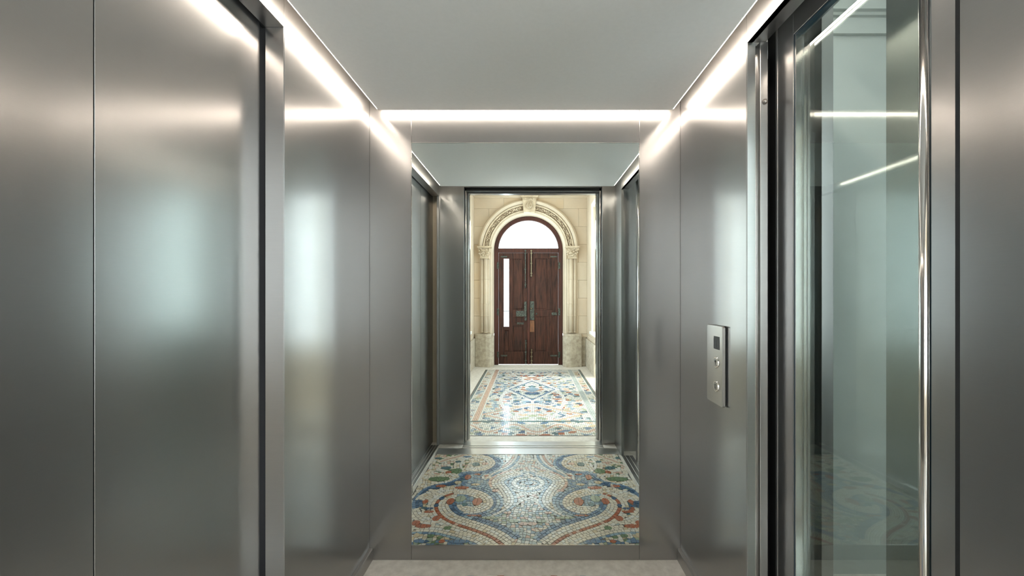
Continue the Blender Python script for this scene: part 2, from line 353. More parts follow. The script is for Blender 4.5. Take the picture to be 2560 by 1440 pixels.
# ------------------------------------------------------------------ mosaics
PAL = dict(cream=(.79, .72, .60), pale=(.78, .77, .72), tan=(.62, .50, .32), db=(.035, .10, .20), mb=(.12, .22, .36), lb=(.28, .40, .50),
           gb=(.45, .52, .53), red=(.42, .12, .05), green=(.13, .21, .10), teal=(.07, .16, .18), pink=(.66, .44, .34), lgreen=(.36, .42, .30))
PK = list(PAL)
PM = []
for k in PK:
    c = PAL[k]; m = mat('tessera_'+k, c, .3)
    noisecol(m, tuple(x*1.13 for x in c), tuple(x*.80 for x in c), nscale=34, detail=5, rough=(.24, .42), bump=.08, dist=.001)
    bb = m.node_tree.nodes['Principled BSDF']; bb.inputs['Coat Weight'].default_value = .6; bb.inputs['Coat Roughness'].default_value = .16
    PM.append(m)
def fl(u, v):   # where a mark seen in the mirror lies on the floor
    px = 1020+u/4.339; py = 1120+v/4.339; r = 662/(py-738)
    return ((px-VX)*r/S, -2*(r-1))
AX = fl(1300, 700)[0]
def spline(P, step):
    out = []; n = len(P)
    for i in range(n-1):
        p0, p1, p2, p3 = P[max(i-1, 0)], P[i], P[i+1], P[min(i+2, n-1)]
        for k in range(12):
            t = k/12; t2 = t*t; t3 = t2*t
            out.append(tuple(.5*((2*p1[j])+(-p0[j]+p2[j])*t+(2*p0[j]-5*p1[j]+4*p2[j]-p3[j])*t2+(-p0[j]+3*p1[j]-3*p2[j]+p3[j])*t3) for j in (0, 1)))
    out.append(P[-1])
    res = [out[0]]; acc = 0
    for a, b in zip(out, out[1:]):
        d = math.hypot(b[0]-a[0], b[1]-a[1])
        while acc+d >= step and d > 0:
            t = (step-acc)/d; a = (a[0]+(b[0]-a[0])*t, a[1]+(b[1]-a[1])*t); res.append(a)
            d = math.hypot(b[0]-a[0], b[1]-a[1]); acc = 0
        acc += d
    return res
B = (XL+.02, XR-.02, -1.326, -.115)
CELL = .004; NX = int((B[1]-B[0])/CELL)+1; NY = int((B[3]-B[2])/CELL)+1
occ = bytearray(NX*NY)
tiles = []      # (outline, colour, height)
def inside(p, poly):
    c = False; n = len(poly)
    for i in range(n):
        x1, y1 = poly[i]; x2, y2 = poly[i-1]
        if (y1 > p[1]) != (y2 > p[1]) and p[0] < (x2-x1)*(p[1]-y1)/(y2-y1)+x1: c = not c
    return c
def put(poly, col, z, limit=.45):
    poly = [(min(max(x, B[0]), B[1]), min(max(y, B[2]), B[3])) for x, y in poly]
    ar = abs(sum(poly[i-1][0]*poly[i][1]-poly[i][0]*poly[i-1][1] for i in range(len(poly))))/2
    if ar < 4e-5: return
    xs = [p[0] for p in poly]; yy = [p[1] for p in poly]; cells = []
    for i in range(int((min(xs)-B[0])/CELL), int((max(xs)-B[0])/CELL)+1):
        for j in range(int((min(yy)-B[2])/CELL), int((max(yy)-B[2])/CELL)+1):
            if 0 <= i < NX and 0 <= j < NY and inside((B[0]+(i+.5)*CELL, B[2]+(j+.5)*CELL), poly): cells.append(j*NX+i)
    if cells and sum(occ[c] for c in cells)/len(cells) > limit: return
    for c in cells: occ[c] = 1
    tiles.append((poly, col, z))
def shrink(q, g=.0015):
    cx = sum(p[0] for p in q)/len(q); cy = sum(p[1] for p in q)/len(q); o = []
    for x, y in q:
        d = math.hypot(x-cx, y-cy) or 1; k = max(.3, 1-g*1.3/d); o.append((cx+(x-cx)*k, cy+(y-cy)*k))
    return o
def vary(c):
    r = random.random()
    if c == 'cream': return 'pale' if r < .22 else 'tan' if r > .95 else c
    if c == 'mb': return 'db' if r < .12 else 'lb' if r > .85 else c
    if c == 'lb': return 'gb' if r < .2 else 'mb' if r > .88 else c
    if c == 'db': return 'teal' if r < .15 else 'mb' if r > .9 else c
    if c == 'red': return 'pink' if r < .06 else c
    if c == 'pink': return 'cream' if r < .2 else c
    return c
Z = [.0030]
def stroke(P, rows, wd=.0222, ln=.026, raw=False):
    for mir in (0, 1):
        Q = [p if raw else fl(*p) for p in P]
        if mir: Q = [(2*AX-x, y) for x, y in Q]
        q = spline(Q, ln/3); n = len(rows)
        N = []
        for i in range(len(q)):
            a = q[max(i-1, 0)]; b = q[min(i+1, len(q)-1)]; dx, dy = b[0]-a[0], b[1]-a[1]; L = math.hypot(dx, dy) or 1
            s = -1 if mir else 1; N.append((-dy/L*s, dx/L*s))
        for r, c in enumerate(rows):
            o0 = (r-n/2)*wd; o1 = o0+wd; i = random.choice((0, 1, 2))
            while i < len(q)-1:
                j = min(i+random.choice((3, 3, 3, 4, 2)), len(q)-1)
                if j <= i: break
                w_ = lambda k, o: (q[k][0]+N[k][0]*o, q[k][1]+N[k][1]*o)
                jit = random.uniform(-.0012, .0012)
                put(shrink([w_(i, o0), w_(j, o0), w_(j, o1+jit), w_(i, o1+jit)]), vary(c), Z[0]+random.uniform(0, .00012), .5)
                i = j
    Z[0] -= .00005
def blob(u, v, ru_, rv, col, both=True, ang=0.):
    for mir in (0, 1) if both else (0,):
        cx, cy = fl(u, v); ex = abs(fl(u+ru_, v)[0]-cx); ey = abs(fl(u, v+rv)[1]-cy)
        if mir: cx = 2*AX-cx
        n = max(1, int(round(2*ex/.030)))
        for k in range(n):
            a, b = -1+2*k/n, -1+2*(k+1)/n; pts = []
            m_ = 3
            for t in range(m_+1):
                x = a+(b-a)*t/m_; pts.append((cx+ex*x, cy+ey*math.sqrt(max(0, 1-x*x))*random.uniform(.88, 1.08)))
            for t in range(m_, -1, -1):
                x = a+(b-a)*t/m_; pts.append((cx+ex*x, cy-ey*math.sqrt(max(0, 1-x*x))*random.uniform(.88, 1.08)))
            put(shrink(pts), vary(col) if n > 2 else col, .0032+random.uniform(0, .00012), .6)
for b_ in ((190, 580, 38, 26, 'red'), (440, 262, 36, 16, 'red'), (650, 315, 38, 28, 'red'), (572, 548, 60, 36, 'lgreen'), (752, 580, 58, 44, 'red'),
           (615, 612, 38, 22, 'teal'), (462, 578, 46, 36, 'red'), (370, 545, 34, 20, 'db'), (425, 515, 30, 13, 'red'), (418, 215, 60, 18, 'teal'),
           (530, 250, 62, 30, 'green'), (95, 945, 42, 30, 'tan'), (370, 1010, 42, 22, 'red'), (170, 845, 90, 24, 'red'), (90, 810, 50, 30, 'red'),
           (310, 762, 50, 30, 'red'), (230, 690, 62, 14, 'red'), (235, 655, 50, 14, 'db'), (310, 622, 34, 20, 'db'), (585, 430, 84, 17, 'red'),
           (735, 395, 55, 13, 'tan'), (755, 285, 42, 9, 'red'), (950, 460, 44, 16, 'pink'), (735, 175, 42, 22, 'teal'), (545, 148, 34, 12, 'teal'),
           (340, 335, 120, 26, 'green'), (360, 412, 60, 15, 'red'), (250, 455, 34, 12, 'cream'), (545, 372, 40, 18, 'tan'), (880, 320, 36, 14, 'cream'),
           (430, 865, 48, 22, 'green'), (250, 950, 46, 20, 'green'), (350, 965, 40, 18, 'green'), (150, 1010, 90, 20, 'mb'), (560, 1010, 120, 22, 'mb'),
           (900, 755, 110, 16, 'lgreen'), (1150, 790, 60, 20, 'lgreen'), (1250, 820, 60, 20, 'pink'), (1080, 700, 50, 14, 'pink'), (840, 170, 40, 14, 'pink'),
           (330, 110, 44, 10, 'teal'), (640, 95, 46, 9, 'mb'), (300, 275, 26, 10, 'pink'), (720, 730, 90, 10, 'red'), (850, 300, 30, 8, 'red')):
    blob(*b_)
blob(1310, 380, 52, 20, 'lb', False)
stroke([(1110, 1045), (980, 950), (850, 890), (700, 838), (560, 792), (450, 742), (385, 680), (365, 615), (410, 555), (520, 512)],
       ['cream', 'cream', 'red', 'cream', 'cream', 'cream', 'mb', 'mb'])
stroke([(140, 575), (190, 525), (300, 488), (450, 466), (620, 468), (760, 500), (845, 560), (845, 620), (760, 662), (650, 672), (575, 650), (570, 610)],
       ['cream', 'cream', 'cream', 'cream'])
stroke([(560, 430), (680, 432), (800, 455), (910, 520), (945, 590), (900, 665), (780, 712), (660, 722), (560, 700), (490, 650)], ['lb', 'lb', 'mb', 'mb', 'mb'])
stroke([(1230, 262), (1080, 296), (990, 340), (975, 385), (1030, 455), (1075, 535), (1068, 595), (1000, 650), (900, 698), (790, 742)],
       ['lb', 'pale', 'cream', 'cream', 'cream', 'pink'])
stroke([(640, 280), (590, 325), (500, 375), (350, 408), (235, 440), (160, 495), (105, 575), (110, 650)], ['db', 'db', 'mb'])
stroke([(240, 385), (360, 392), (470, 360), (530, 322), (490, 285), (400, 250), (300, 235), (245, 262), (290, 300)], ['cream', 'cream'])
stroke([(560, 245), (545, 180), (600, 110), (720, 88), (850, 108), (905, 160), (850, 212), (740, 235), (650, 215)], ['cream', 'cream', 'pale'])
stroke([(640, 72), (800, 72), (950, 120), (975, 180), (890, 242), (760, 268), (640, 275)], ['lb', 'mb', 'mb', 'lb'])
stroke([(1180, 72), (1160, 120), (1100, 185), (1010, 232), (900, 290), (880, 340)], ['pale', 'lb', 'pale', 'pink', 'pale'])
stroke([(330, 160), (420, 125), (520, 100), (600, 78)], ['cream', 'pink', 'cream'])
stroke([(1310, 250), (1200, 300), (1120, 350), (1110, 400), (1190, 450), (1310, 470)], ['pale', 'lb', 'pale'])
stroke([(1310, 335), (1220, 345), (1170, 380), (1220, 415), (1310, 425)], ['lb', 'pale'])
stroke([(60, 660), (110, 740), (200, 790), (290, 790), (340, 760)], ['cream', 'cream', 'cream'])
stroke([(60, 880), (200, 880), (350, 890), (520, 930), (700, 980), (830, 1040)], ['cream', 'cream', 'cream', 'lb'])
stroke([(1300, 520), (1200, 560), (1120, 620), (1000, 700), (880, 745)], ['pale', 'pale', 'pink'])
POLY = [([(560, 270), (760, 240), (960, 200), (960, 330), (1040, 540), (980, 640), (700, 740), (460, 640), (560, 430), (480, 400)], ['lb', 'lb', 'mb', 'lb', 'gb']),
        ([(800, 745), (1300, 570), (1320, 1040), (1200, 1040)], ['pale', 'gb', 'lgreen', 'lb', 'pink', 'cream', 'pale', 'gb']),
        ([(960, 60), (1330, 60), (1330, 600), (1080, 560), (960, 380)], ['pale', 'pale', 'gb', 'cream', 'pale', 'pink']),
        ([(90, 560), (380, 540), (340, 780), (150, 700)], ['db', 'red', 'cream', 'cream', 'teal', 'tan']),
        ([(20, 980), (700, 985), (760, 1045), (20, 1045)], ['mb', 'green', 'lgreen', 'cream', 'mb']),
        ([(250, 800), (700, 830), (900, 900), (900, 1000), (300, 900)], ['cream', 'cream', 'lb', 'lgreen', 'gb', 'green', 'cream']),
        ([(300, 60), (700, 60), (600, 250), (200, 300)], ['cream', 'pale', 'tan', 'green', 'cream', 'pink']),
        ([(400, 500), (860, 500), (860, 690), (400, 690)], ['cream', 'cream', 'pale', 'tan'])]
POLY = [([fl(*p) for p in P], cs) for P, cs in POLY]
g = .0225; nx = int((B[1]-B[0])/g)+1; ny = int((B[3]-B[2])/g)+1
lat = {}
for i in range(nx+1):
    for j in range(ny+1):
        x = B[0]+(B[1]-B[0])*i/nx; y = B[2]+(B[3]-B[2])*j/ny
        k = .30*g
        lat[i, j] = (x+random.uniform(-k, k)+.010*math.sin(y*19+x*5), y+random.uniform(-k, k)+.012*math.sin(x*17))
for i in range(nx):
    for j in range(ny):
        q = [lat[i, j], lat[i+1, j], lat[i+1, j+1], lat[i, j+1]]
        c = (sum(p[0] for p in q)/4, sum(p[1] for p in q)/4)
        cc = (c[0] if c[0] < AX else 2*AX-c[0], c[1]); col = None
        for P, cs in POLY:
            if inside(cc, P): col = random.choice(cs); break
        put(shrink(q), col or random.choice(['cream', 'cream', 'pale', 'cream', 'tan']), .0018+random.uniform(0, .00012), .55)
def tile_mesh(name, lst, z0=0.0):
    V = []; F = []; MI = []; mats = []
    for poly, col, z in lst:
        b = len(V); n = len(poly)
        V += [(x, y, z0+z) for x, y in poly]+[(x, y, z0) for x, y in poly]
        F.append(tuple(range(b, b+n))); F += [(b+i, b+n+i, b+n+(i+1) % n, b+(i+1) % n) for i in range(n)]
        MI += [PK.index(col)]*(n+1)
    me = bpy.data.meshes.new(name); me.from_pydata(V, [], F)
    return me, MI
fc = box('floor', XL-.3, XR+.02, -1.617, .05, -.05, -.0005, M_STONE); tag(fc, 'lift car floor of pale stone edging and scrolled mosaic', kind='structure')
box('mosaic_bed', B[0], B[1], B[2], B[3], -.0004, .0006, M_GROUT, fc)
ccx = lambda t: sum(p[1] for p in t[0])/len(t[0])
def pix(t):     # how large a tessera shows in the mirror
    y = ccx(t); r = 1-y/2; poly = t[0]
    ar = abs(sum(poly[i-1][0]*poly[i][1]-poly[i][0]*poly[i-1][1] for i in range(len(poly))))/2
    return ar/r**3
tiles.sort(key=pix, reverse=True)
for poly, col, z in tiles[:298]:
    me, MI = tile_mesh('mosaic_tile', [(poly, col, z)]); link('mosaic_tile', me, PM[PK.index(col)], fc)
me, MI = tile_mesh('small_mosaic_tiles', tiles[298:]); o = link('small_mosaic_tiles', me, PM, fc); me.polygons.foreach_set('material_index', MI); o['kind'] = 'stuff'

# sill of the entrance, then the hall floor
for lab, x0, x1, a, b in (('left', XL-.072, XL, LN, LJ-.003), ('right', XR, XG-.002, RN, RJ-.013)):
    q = tag(empty('trim_5' if lab == 'left' else 'trim_6'), f'narrow metal track plate under the {lab} side door', kind='structure')
    n_ = 3; w_ = abs(x1-x0)/n_
    for k in range(n_): box('track_plate', x0+k*w_+.002, x0+(k+1)*w_-.002, a, b, -.01, .004, M_ST2, q, .0008, 1)
tr = tag(empty('trim_1'), 'grooved aluminium threshold plate across the lift entrance', kind='structure')
def fy(py): return -2*(662/(py-738)-1)
for a, b in ((1136, 1121), (1119.3, 1116), (1114.3, 1104)):
    box('sill_plate', OL-.2 if a == 1136 else OL, OR_+.11 if a == 1136 else OR_, fy(a)+.0, fy(b), -.02, .004, M_SILL, tr, .001, 1)
box('sill_channel', OL, OR_, fy(1121), fy(1104), -.05, -.021, M_DARK, tr)
HX0, HX1 = -1.05, 1.07; HY = -5.5
fh = box('floor', HX0-.05, HX1+.05, -5.75, fy(1104), -.06, -.002, M_STONE); tag(fh, 'entrance hall floor of grey stone with a large patterned mosaic field', kind='structure')
def hall_color(x, y):
    # bordered field: outer bands, then lozenges and leaf shapes
    if y > fy(1089) or y < fy(924): return None
    L0, L1, R1, R0 = -.77, -.58, .70, .87
    if x < L0 or x > R0: return None
    if y > fy(1091): return 'gb'
    if y > fy(1052):
        if y < fy(1054.5): return 'teal'
        k = math.sin((x+.05)*4.2*PI); m = (y-fy(1070))/.16
        if abs(m-k*.7) < .16: return 'pink'
        if abs(m-k*.7) < .34: return 'pale'
        return leafc(x, y, 1)
    if x < L0+.022 or x > R0-.022: return 'teal'
    if x < L0+.045 or x > R0-.045: return 'pale'
    if L1-.022 < x < L1+.022 or R1-.022 < x < R1+.022: return 'pink' if L1-.022 < x < L1+.022 else 'gb'
    if L1-.045 < x < L1+.045 or R1-.045 < x < R1+.045: return 'pale'
    if L1 < x < R1:
        xc = .03; yc = -3.62; q = abs(x-xc)/.36+abs(y-yc)/.62
        if .92 < q < 1.08: return 'pale'
        if .84 < q <= .92: return 'mb'
        if q <= .3: return 'lb'
        yc2 = -2.45; q2 = abs(x-xc)/.55+abs(y-yc2)/.40
        if .95 < q2 < 1.06: return 'pink'
        if .84 < q2 <= .95: return 'pale'
        q3 = abs(abs(x-xc)-(.10+.30*abs(math.sin(y*1.5))))
        if q3 < .022: return 'pale'
    return leafc(x, y, 0)
LEAF = []
rr = random.Random(3)
for k in range(520):
    xx = rr.uniform(0, .92); yy_ = rr.uniform(-4.9, -1.7); LEAF.append((xx, yy_, rr.uniform(.028, .062), rr.uniform(.016, .036), rr.uniform(0, PI), rr.choice(['mb', 'lb', 'lb', 'red', 'pink', 'pink', 'gb', 'teal', 'lgreen', 'tan', 'db', 'mb'])))
bins = {}
for l in LEAF: 
    for a in (-1, 0, 1):
        for b in (-1, 0, 1): bins.setdefault((int(l[0]*10)+a, int(l[1]*10)+b), []).append(l)
def leafc(x, y, kk):
    x = abs(x-.03)
    for l in bins.get((int(x*10), int(y*10)), ()):
        ca, sa = math.cos(l[4]), math.sin(l[4]); dx, dy = x-l[0], y-l[1]
        a = (dx*ca+dy*sa)/l[2]; b = (-dx*sa+dy*ca)/l[3]
        if a*a+b*b < 1: return l[5]
    return ['pale', 'cream', 'gb', 'pale'][int(abs(math.sin(x*91.7+y*57.3))*3.99)]
gt = .020; V = []; F = []; MI = []
x = -.79
nxh = int(1.68/gt); nyh = int((fy(1089)-fy(924))/gt)
for i in range(nxh):
    for j in range(nyh):
        cx = -.79+(i+.5)*gt; cy = fy(924)+(j+.5)*gt; c = hall_color(cx, cy)
        if not c: continue
        h = gt/2-.0015; b = len(V); jt = lambda: random.uniform(-.0014, .0014); z = .0012+random.uniform(0, .0003)
        V += [(cx-h+jt(), cy-h+jt(), z), (cx+h+jt(), cy-h+jt(), z), (cx+h+jt(), cy+h+jt(), z), (cx-h+jt(), cy+h+jt(), z)]
        F.append((b, b+1, b+2, b+3)); MI.append(PK.index(c))
me = bpy.data.meshes.new('hall_mosaic_tiles'); me.from_pydata(V, [], F)
o = link('small_mosaic_tiles', me, PM, fh); me.polygons.foreach_set('material_index', MI); o['kind'] = 'stuff'
box('mosaic_bed', -.79, .89, fy(924), fy(1089), -.0019, .0004, M_GROUT, fh)

# ------------------------------------------------------------------ entrance hall
HZ = 3.42
K = 131.6
def hx(px): return (px-VX)/K
def hz(py): return CH-(py-VY)/K
DXC = (hx(1235.4)+hx(1406.7))/2; DR = (hx(1406.7)-hx(1235.4))/2; AZ = 2.17
we = tag(empty('wall_entrance'), 'cream limestone end wall of the hall around the arched street door', kind='structure')
OR2 = .70     # rough opening in the wall, hidden by the surround
def block(x0, x1, z0, z1, m):
    """one ashlar block, cut where the round opening runs through it"""
    ex0, ex1 = DXC-OR2, DXC+OR2
    if z1 <= AZ:
        if x0 < ex0: box('stone_block', x0, min(x1, ex0), HY-.20, HY+random.uniform(-.001, .001), z0, z1, m, we, .002, 1)
        if x1 > ex1: box('stone_block', max(x0, ex1), x1, HY-.20, HY+random.uniform(-.001, .001), z0, z1, m, we, .002, 1)
        return
    # outline minus the disc
    def height(x): return AZ+math.sqrt(max(0, OR2**2-(x-DXC)**2)) if abs(x-DXC) < OR2 else -9
    n = 10; xs = [x0+(x1-x0)*k/n for k in range(n+1)]
    lo = [max(z0, height(q)) for q in xs]
    keep = [k for k in range(n+1) if lo[k] < z1-.002]
    if len(keep) < 2: return
    a, b = keep[0], keep[-1]
    if keep != list(range(a, b+1)): return
    bm = bmesh.new(); prism(bm, [(xs[k], lo[k]) for k in range(a, b+1)]+[(xs[b], z1), (xs[a], z1)], HY-.20, HY+random.uniform(-.001, .001))
    fin(bm, 'stone_block', m, we)
zc = .60; row = 0; jn = .003
while zc < HZ-.02:
    z1 = min(zc+.335, HZ)
    off = .28 if row % 2 else 0; x = HX0-.28+off
    cuts = [HX0]
    while x < HX1:
        if x > HX0+.08 and x < HX1-.08: cuts.append(x)
        x += .56
    cuts.append(HX1)
    mid = sorted(set(cuts+[DXC]))
    for a, b in zip(mid, mid[1:]):
        if b-a > .03: block(a+jn/2, b-jn/2, zc+jn/2, z1-jn/2, random.choice([M_CREAM, M_CREAM, M_CREAM2, M_OCHRE]))
    zc = z1; row += 1
for s, a, b in ((-1, HX0, DXC-OR2), (1, DXC+OR2, HX1)):
    box('plinth_course', a, b, HY-.20, HY+.02, 0, .535, M_PLINTH, we, .004)
    box('plinth_cap', a, b, HY-.20, HY+.012, .537, .597, M_CREAM2, we, .003)
bm = bmesh.new()
add_box(bm, HX0-.05, HX1+.05, HY-.23, HY-.201, .0, 1.0)
bmesh.ops.delete(bm, geom=bm.verts[:], context='VERTS')
pts = []
nseg = 40
top = [(DXC-(OR2)*math.cos(PI*k/nseg), AZ+OR2*math.sin(PI*k/nseg)) for k in range(nseg+1)]
fr_ = [(HX0-.05, 0), (DXC-OR2, 0)]+top+[(DXC+OR2, 0), (HX1+.05, 0), (HX1+.05, HZ), (HX0-.05, HZ)]
prism(bm, fr_, HY-.24, HY-.201)
fin(bm, 'joint_backing', mat('stone_joint', (.50, .40, .27), .9), we)

# carved stone surround
ar = tag(empty('stone_arch'), 'carved limestone arch with keystone, capitals and clustered shafts round the street door', 'arch')
def sweep_arch(name, prof, m, z0=None, smooth=False, zc=AZ, par=None, kind=None):
    """prof: closed outline of (radius, y); swept over the half circle, with straight legs down to z0"""
    bm = bmesh.new(); rings = []
    path = [(math.cos(PI*k/48), math.sin(PI*k/48), zc) for k in range(49)]
    if z0 is not None: path = [(1, 0, z0)]+path+[(-1, 0, z0)]
    for cx, sx, zz in path: rings.append([bm.verts.new((DXC+r*cx, y, zz+r*sx)) for r, y in prof])
    n = len(prof)
    for a, b in zip(rings, rings[1:]):
        for i in range(n): bm.faces.new((a[i], a[(i+1) % n], b[(i+1) % n], b[i]))
    bm.faces.new(rings[0]); bm.faces.new(rings[-1][::-1])
    return fin(bm, name, m, par or ar, smooth)
Y = HY
sweep_arch('inner_reveal', [(DR-.002, Y-.10), (DR+.035, Y+.005), (DR+.06, Y+.012), (DR+.065, Y-.02), (DR+.05, Y-.12)], M_CREAM2, z0=.60)
sweep_arch('roll_moulding', [(.718, Y-.03), (.718, Y+.022), (.728, Y+.034), (.740, Y+.034), (.748, Y+.02), (.748, Y-.03)], M_CARVE)
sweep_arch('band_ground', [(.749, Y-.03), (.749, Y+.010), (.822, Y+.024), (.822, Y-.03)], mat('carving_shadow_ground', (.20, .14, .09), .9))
sweep_arch('roll_moulding', [(.823, Y-.03), (.823, Y+.045), (.832, Y+.056), (.845, Y+.056), (.853, Y+.042), (.858, Y+.03), (.858, Y-.03)], M_CARVE)
sweep_arch('hood_moulding', [(.859, Y-.03), (.859, Y+.05), (.872, Y+.075), (.905, Y+.082), (.93, Y+.06), (.945, Y+.03), (.945, Y-.03)], M_CREAM2)
bm = bmesh.new(); rr = random.Random(5)
NL = 54
for k in range(NL):       # scrolling foliage on the carved band
    a = PI*(k+.5)/NL
    if abs(a-PI/2) < .17: continue
    for q in range(3):
        r = .785+.022*math.sin(k*1.9+q*2.1); aa = a+(q-1)*.018
        ball(bm, (DXC+r*math.cos(aa), Y+.026, AZ+r*math.sin(aa)), rr.uniform(.009, .015), 1.1, .9, 1.1, 6)
    c = Vector((DXC+.785*math.cos(a), Y+.026, AZ+.785*math.sin(a)))
    for q in range(6):
        b0 = q*PI/3; p = c+Vector((math.cos(b0), 0, math.sin(b0)))*.022; ball(bm, p, .0062, 1, 1, 1, 5)
cb = fin(bm, 'carved_foliage', M_CARVE, ar, True); cb['kind'] = 'stuff'
kx0, kx1 = hx(1307)/1, hx(1341)
kc = (kx0+kx1)/2-.005; kz0, kz1 = 2.86, 3.135
bm = bmesh.new(); prism(bm, [(kc-.105, kz0), (kc+.105, kz0), (kc+.135, kz1), (kc-.135, kz1)], Y-.03, Y+.10)
bmesh.ops.bevel(bm, geom=bm.edges[:], offset=.006, segments=2, affect='EDGES'); ks = fin(bm, 'keystone', M_CARVE, ar)
bm = bmesh.new(); prism(bm, [(kc-.155, kz1), (kc+.155, kz1), (kc+.17, kz1+.03), (kc-.17, kz1+.03)], Y-.03, Y+.13); fin(bm, 'keystone_cap', M_CARVE, ks)
bm = bmesh.new()
for k in range(28):
    a = 2*PI*k/28; ball(bm, (kc+.078*math.cos(a), Y+.104, 2.985+.078*math.sin(a)), .0115, 1, 1, 1, 6)
bmesh.ops.create_cone(bm, cap_ends=True, segments=28, radius1=.060, radius2=.060, depth=.012, matrix=Matrix.Translation((kc, Y+.104, 2.985)) @ Matrix.Rotation(PI/2, 4, 'X'))
for k in range(26):
    a = rr.uniform(0, 2*PI); r = .05*math.sqrt(rr.random()); ball(bm, (kc+r*math.cos(a), Y+.114, 2.985+r*math.sin(a)*1.1), rr.uniform(.007, .013), 1, 1, 1.4, 6)
m_ = fin(bm, 'medallion', M_CARVE, ks, True); m_['kind'] = 'stuff'
bm = bmesh.new()
for k in range(60):
    x = rr.uniform(-.15, .15); z = rr.uniform(0, .13)*(1-abs(x)/.22)
    ball(bm, (kc+x, Y+.10+rr.uniform(0, .03), kz1+.03+z), rr.uniform(.010, .02), 1.2, 1, 1, 6)
for k in range(26): ball(bm, (kc+rr.uniform(-.12, .12), Y+.105, kz1-.05+rr.uniform(0, .045)), rr.uniform(.008, .013), 1, 1, 1, 6)
m_ = fin(bm, 'crest_foliage', M_CARVE, ks, True); m_['kind'] = 'stuff'
for s in (-1, 1):
    cx = DXC+s*.815
    cp = bmesh.new(); prism(cp, [(cx-.135, 2.20), (cx+.135, 2.20), (cx+.135, 2.235), (cx-.135, 2.235)], Y-.03, Y+.12)
    bmesh.ops.bevel(cp, geom=cp.edges[:], offset=.008, segments=2, affect='EDGES')
    cap = fin(cp, 'capital', M_CARVE, ar)
    bm = bmesh.new(); prism(bm, [(cx-.075, 2.03), (cx+.075, 2.03), (cx+.115, 2.20), (cx-.115, 2.20)], Y-.03, Y+.075); fin(bm, 'bell', M_CARVE, cap)
    bm = bmesh.new()
    for k in range(46):
        z = rr.uniform(2.05, 2.19); wd = .085+(z-2.05)*.28
        ball(bm, (cx+rr.uniform(-wd, wd), Y+.076+rr.uniform(0, .022), z), rr.uniform(.010, .02), 1.2, .8, .9, 6)
    m_ = fin(bm, 'capital_leaves', M_CARVE, cap, True); m_['kind'] = 'stuff'
    bm = bmesh.new(); prism(bm, [(cx-.085, 2.005), (cx+.085, 2.005), (cx+.085, 2.028), (cx-.085, 2.028)], Y-.02, Y+.085); fin(bm, 'neck_ring', M_CARVE, cap)
    for dx, rad, yy in ((-.072, .022, .022), (-.018, .040, .034), (.050, .030, .022)):
        bm = bmesh.new(); x = cx-s*dx*-1 if False else cx+s*(-dx)*-1
        tube(bm, (x, Y+yy, .62), (x, Y+yy, 2.004), rad, 20)
        for zz in (.64, .94, 1.16, 1.62): tube(bm, (x, Y+yy, zz-.004), (x, Y+yy, zz+.004), rad+.004, 20)
        for f in bm.faces: f.smooth = len(f.verts) == 4
        fin(bm, 'shaft', M_CREAM2, ar)
    box('shaft_backing', cx-.10, cx+.10, Y-.03, Y+.012, .60, 2.0, M_CREAM2, ar, .003)
    # faceted plinth
    xi = DXC+s*(DR-.005); xo = DXC+s*.985
    bm = bmesh.new()
    prism(bm, [(xo, Y+.02), (xo, Y+.09), (xi+s*.13, Y+.15), (xi+s*.06, Y+.15), (xi, Y+.07), (xi, Y-.12), (xo, Y-.12)], 0, .56, 'z')
    prism(bm, [(xo, Y+.02), (xo, Y+.075), (xi+s*.135, Y+.135), (xi+s*.065, Y+.135), (xi+s*.008, Y+.06), (xi+s*.008, Y-.12), (xo, Y-.12)], .561, .605, 'z')
    fin(bm, 'plinth', M_PLINTH, ar)
rebase(ar, (DXC, Y, 0))

# ------------------------------------------------------------------ arched street door
d1 = tag(empty('door_1'), 'old dark wooden double door under an arched fanlight, dull green fittings', kind='structure')
YD = -5.60
sweep_arch('door_frame', [(DR-.002, YD-.05), (DR-.002, YD+.012), (DR-.012, YD+.02), (DR-.075, YD+.014), (DR-.082, YD+.004), (DR-.082, YD-.05)], M_WOODF, z0=0., par=d1)
IR = DR-.082
GR = IR
bm = bmesh.new(); gb = hz(621)
arc = [(DXC+GR*math.cos(PI*k/40), AZ+GR*math.sin(PI*k/40)) for k in range(41)]
arc = [p for p in arc if p[1] > gb]
prism(bm, [(DXC+GR, gb)]+arc+[(DXC-GR, gb)], YD-.03, YD-.024); fin(bm, 'fanlight_pane', M_PANE, d1)
box('transom', DXC-IR, DXC+IR, YD-.045, YD+.018, hz(632), gb, M_WOODF, d1, .004)
SP = hx(1321.5); LT = hz(632)-.003; LB = .014
def leaf(x0, x1, holes, rails, name='door_leaf'):
    """leaf with real openings where glazing sits: stiles and rails as a grid of bars, panels recessed between them"""
    lf = empty(name); lf.parent = d1
    return lf
lA = DXC-IR+.003; lB = SP-.003
g0, g1 = hx(1259.4), hx(1272.5); gz0, gz1 = hz(816.7), hz(648.5)
la = empty('door_leaf'); la.parent = d1
def bar(par, x0, x1, z0, z1, d=0., nm='rail', m=None): return box(nm, x0, x1, YD-.04, YD+d, z0, z1, m or M_WOOD, par, .003)
def pan(par, x0, x1, z0, z1, m=None):
    o = box('panel', x0, x1, YD-.032, YD-.016, z0, z1, m or M_WOOD, par)
    bm = bmesh.new(); e = .022
    add_box(bm, x0+e, x1-e, YD-.016, YD-.008, z0+e, z1-e, .006); fin(bm, 'panel', m or M_WOOD, par)
bar(la, lA, g0, LB, LT, nm='stile'); bar(la, g0, lB, hz(647), LT); bar(la, g1, hx(1282), .25, hz(647), nm='stile')
bar(la, hx(1309), lB, .25, hz(647), nm='stile', m=M_WOOD); bar(la, g0, lB, LB, .25)
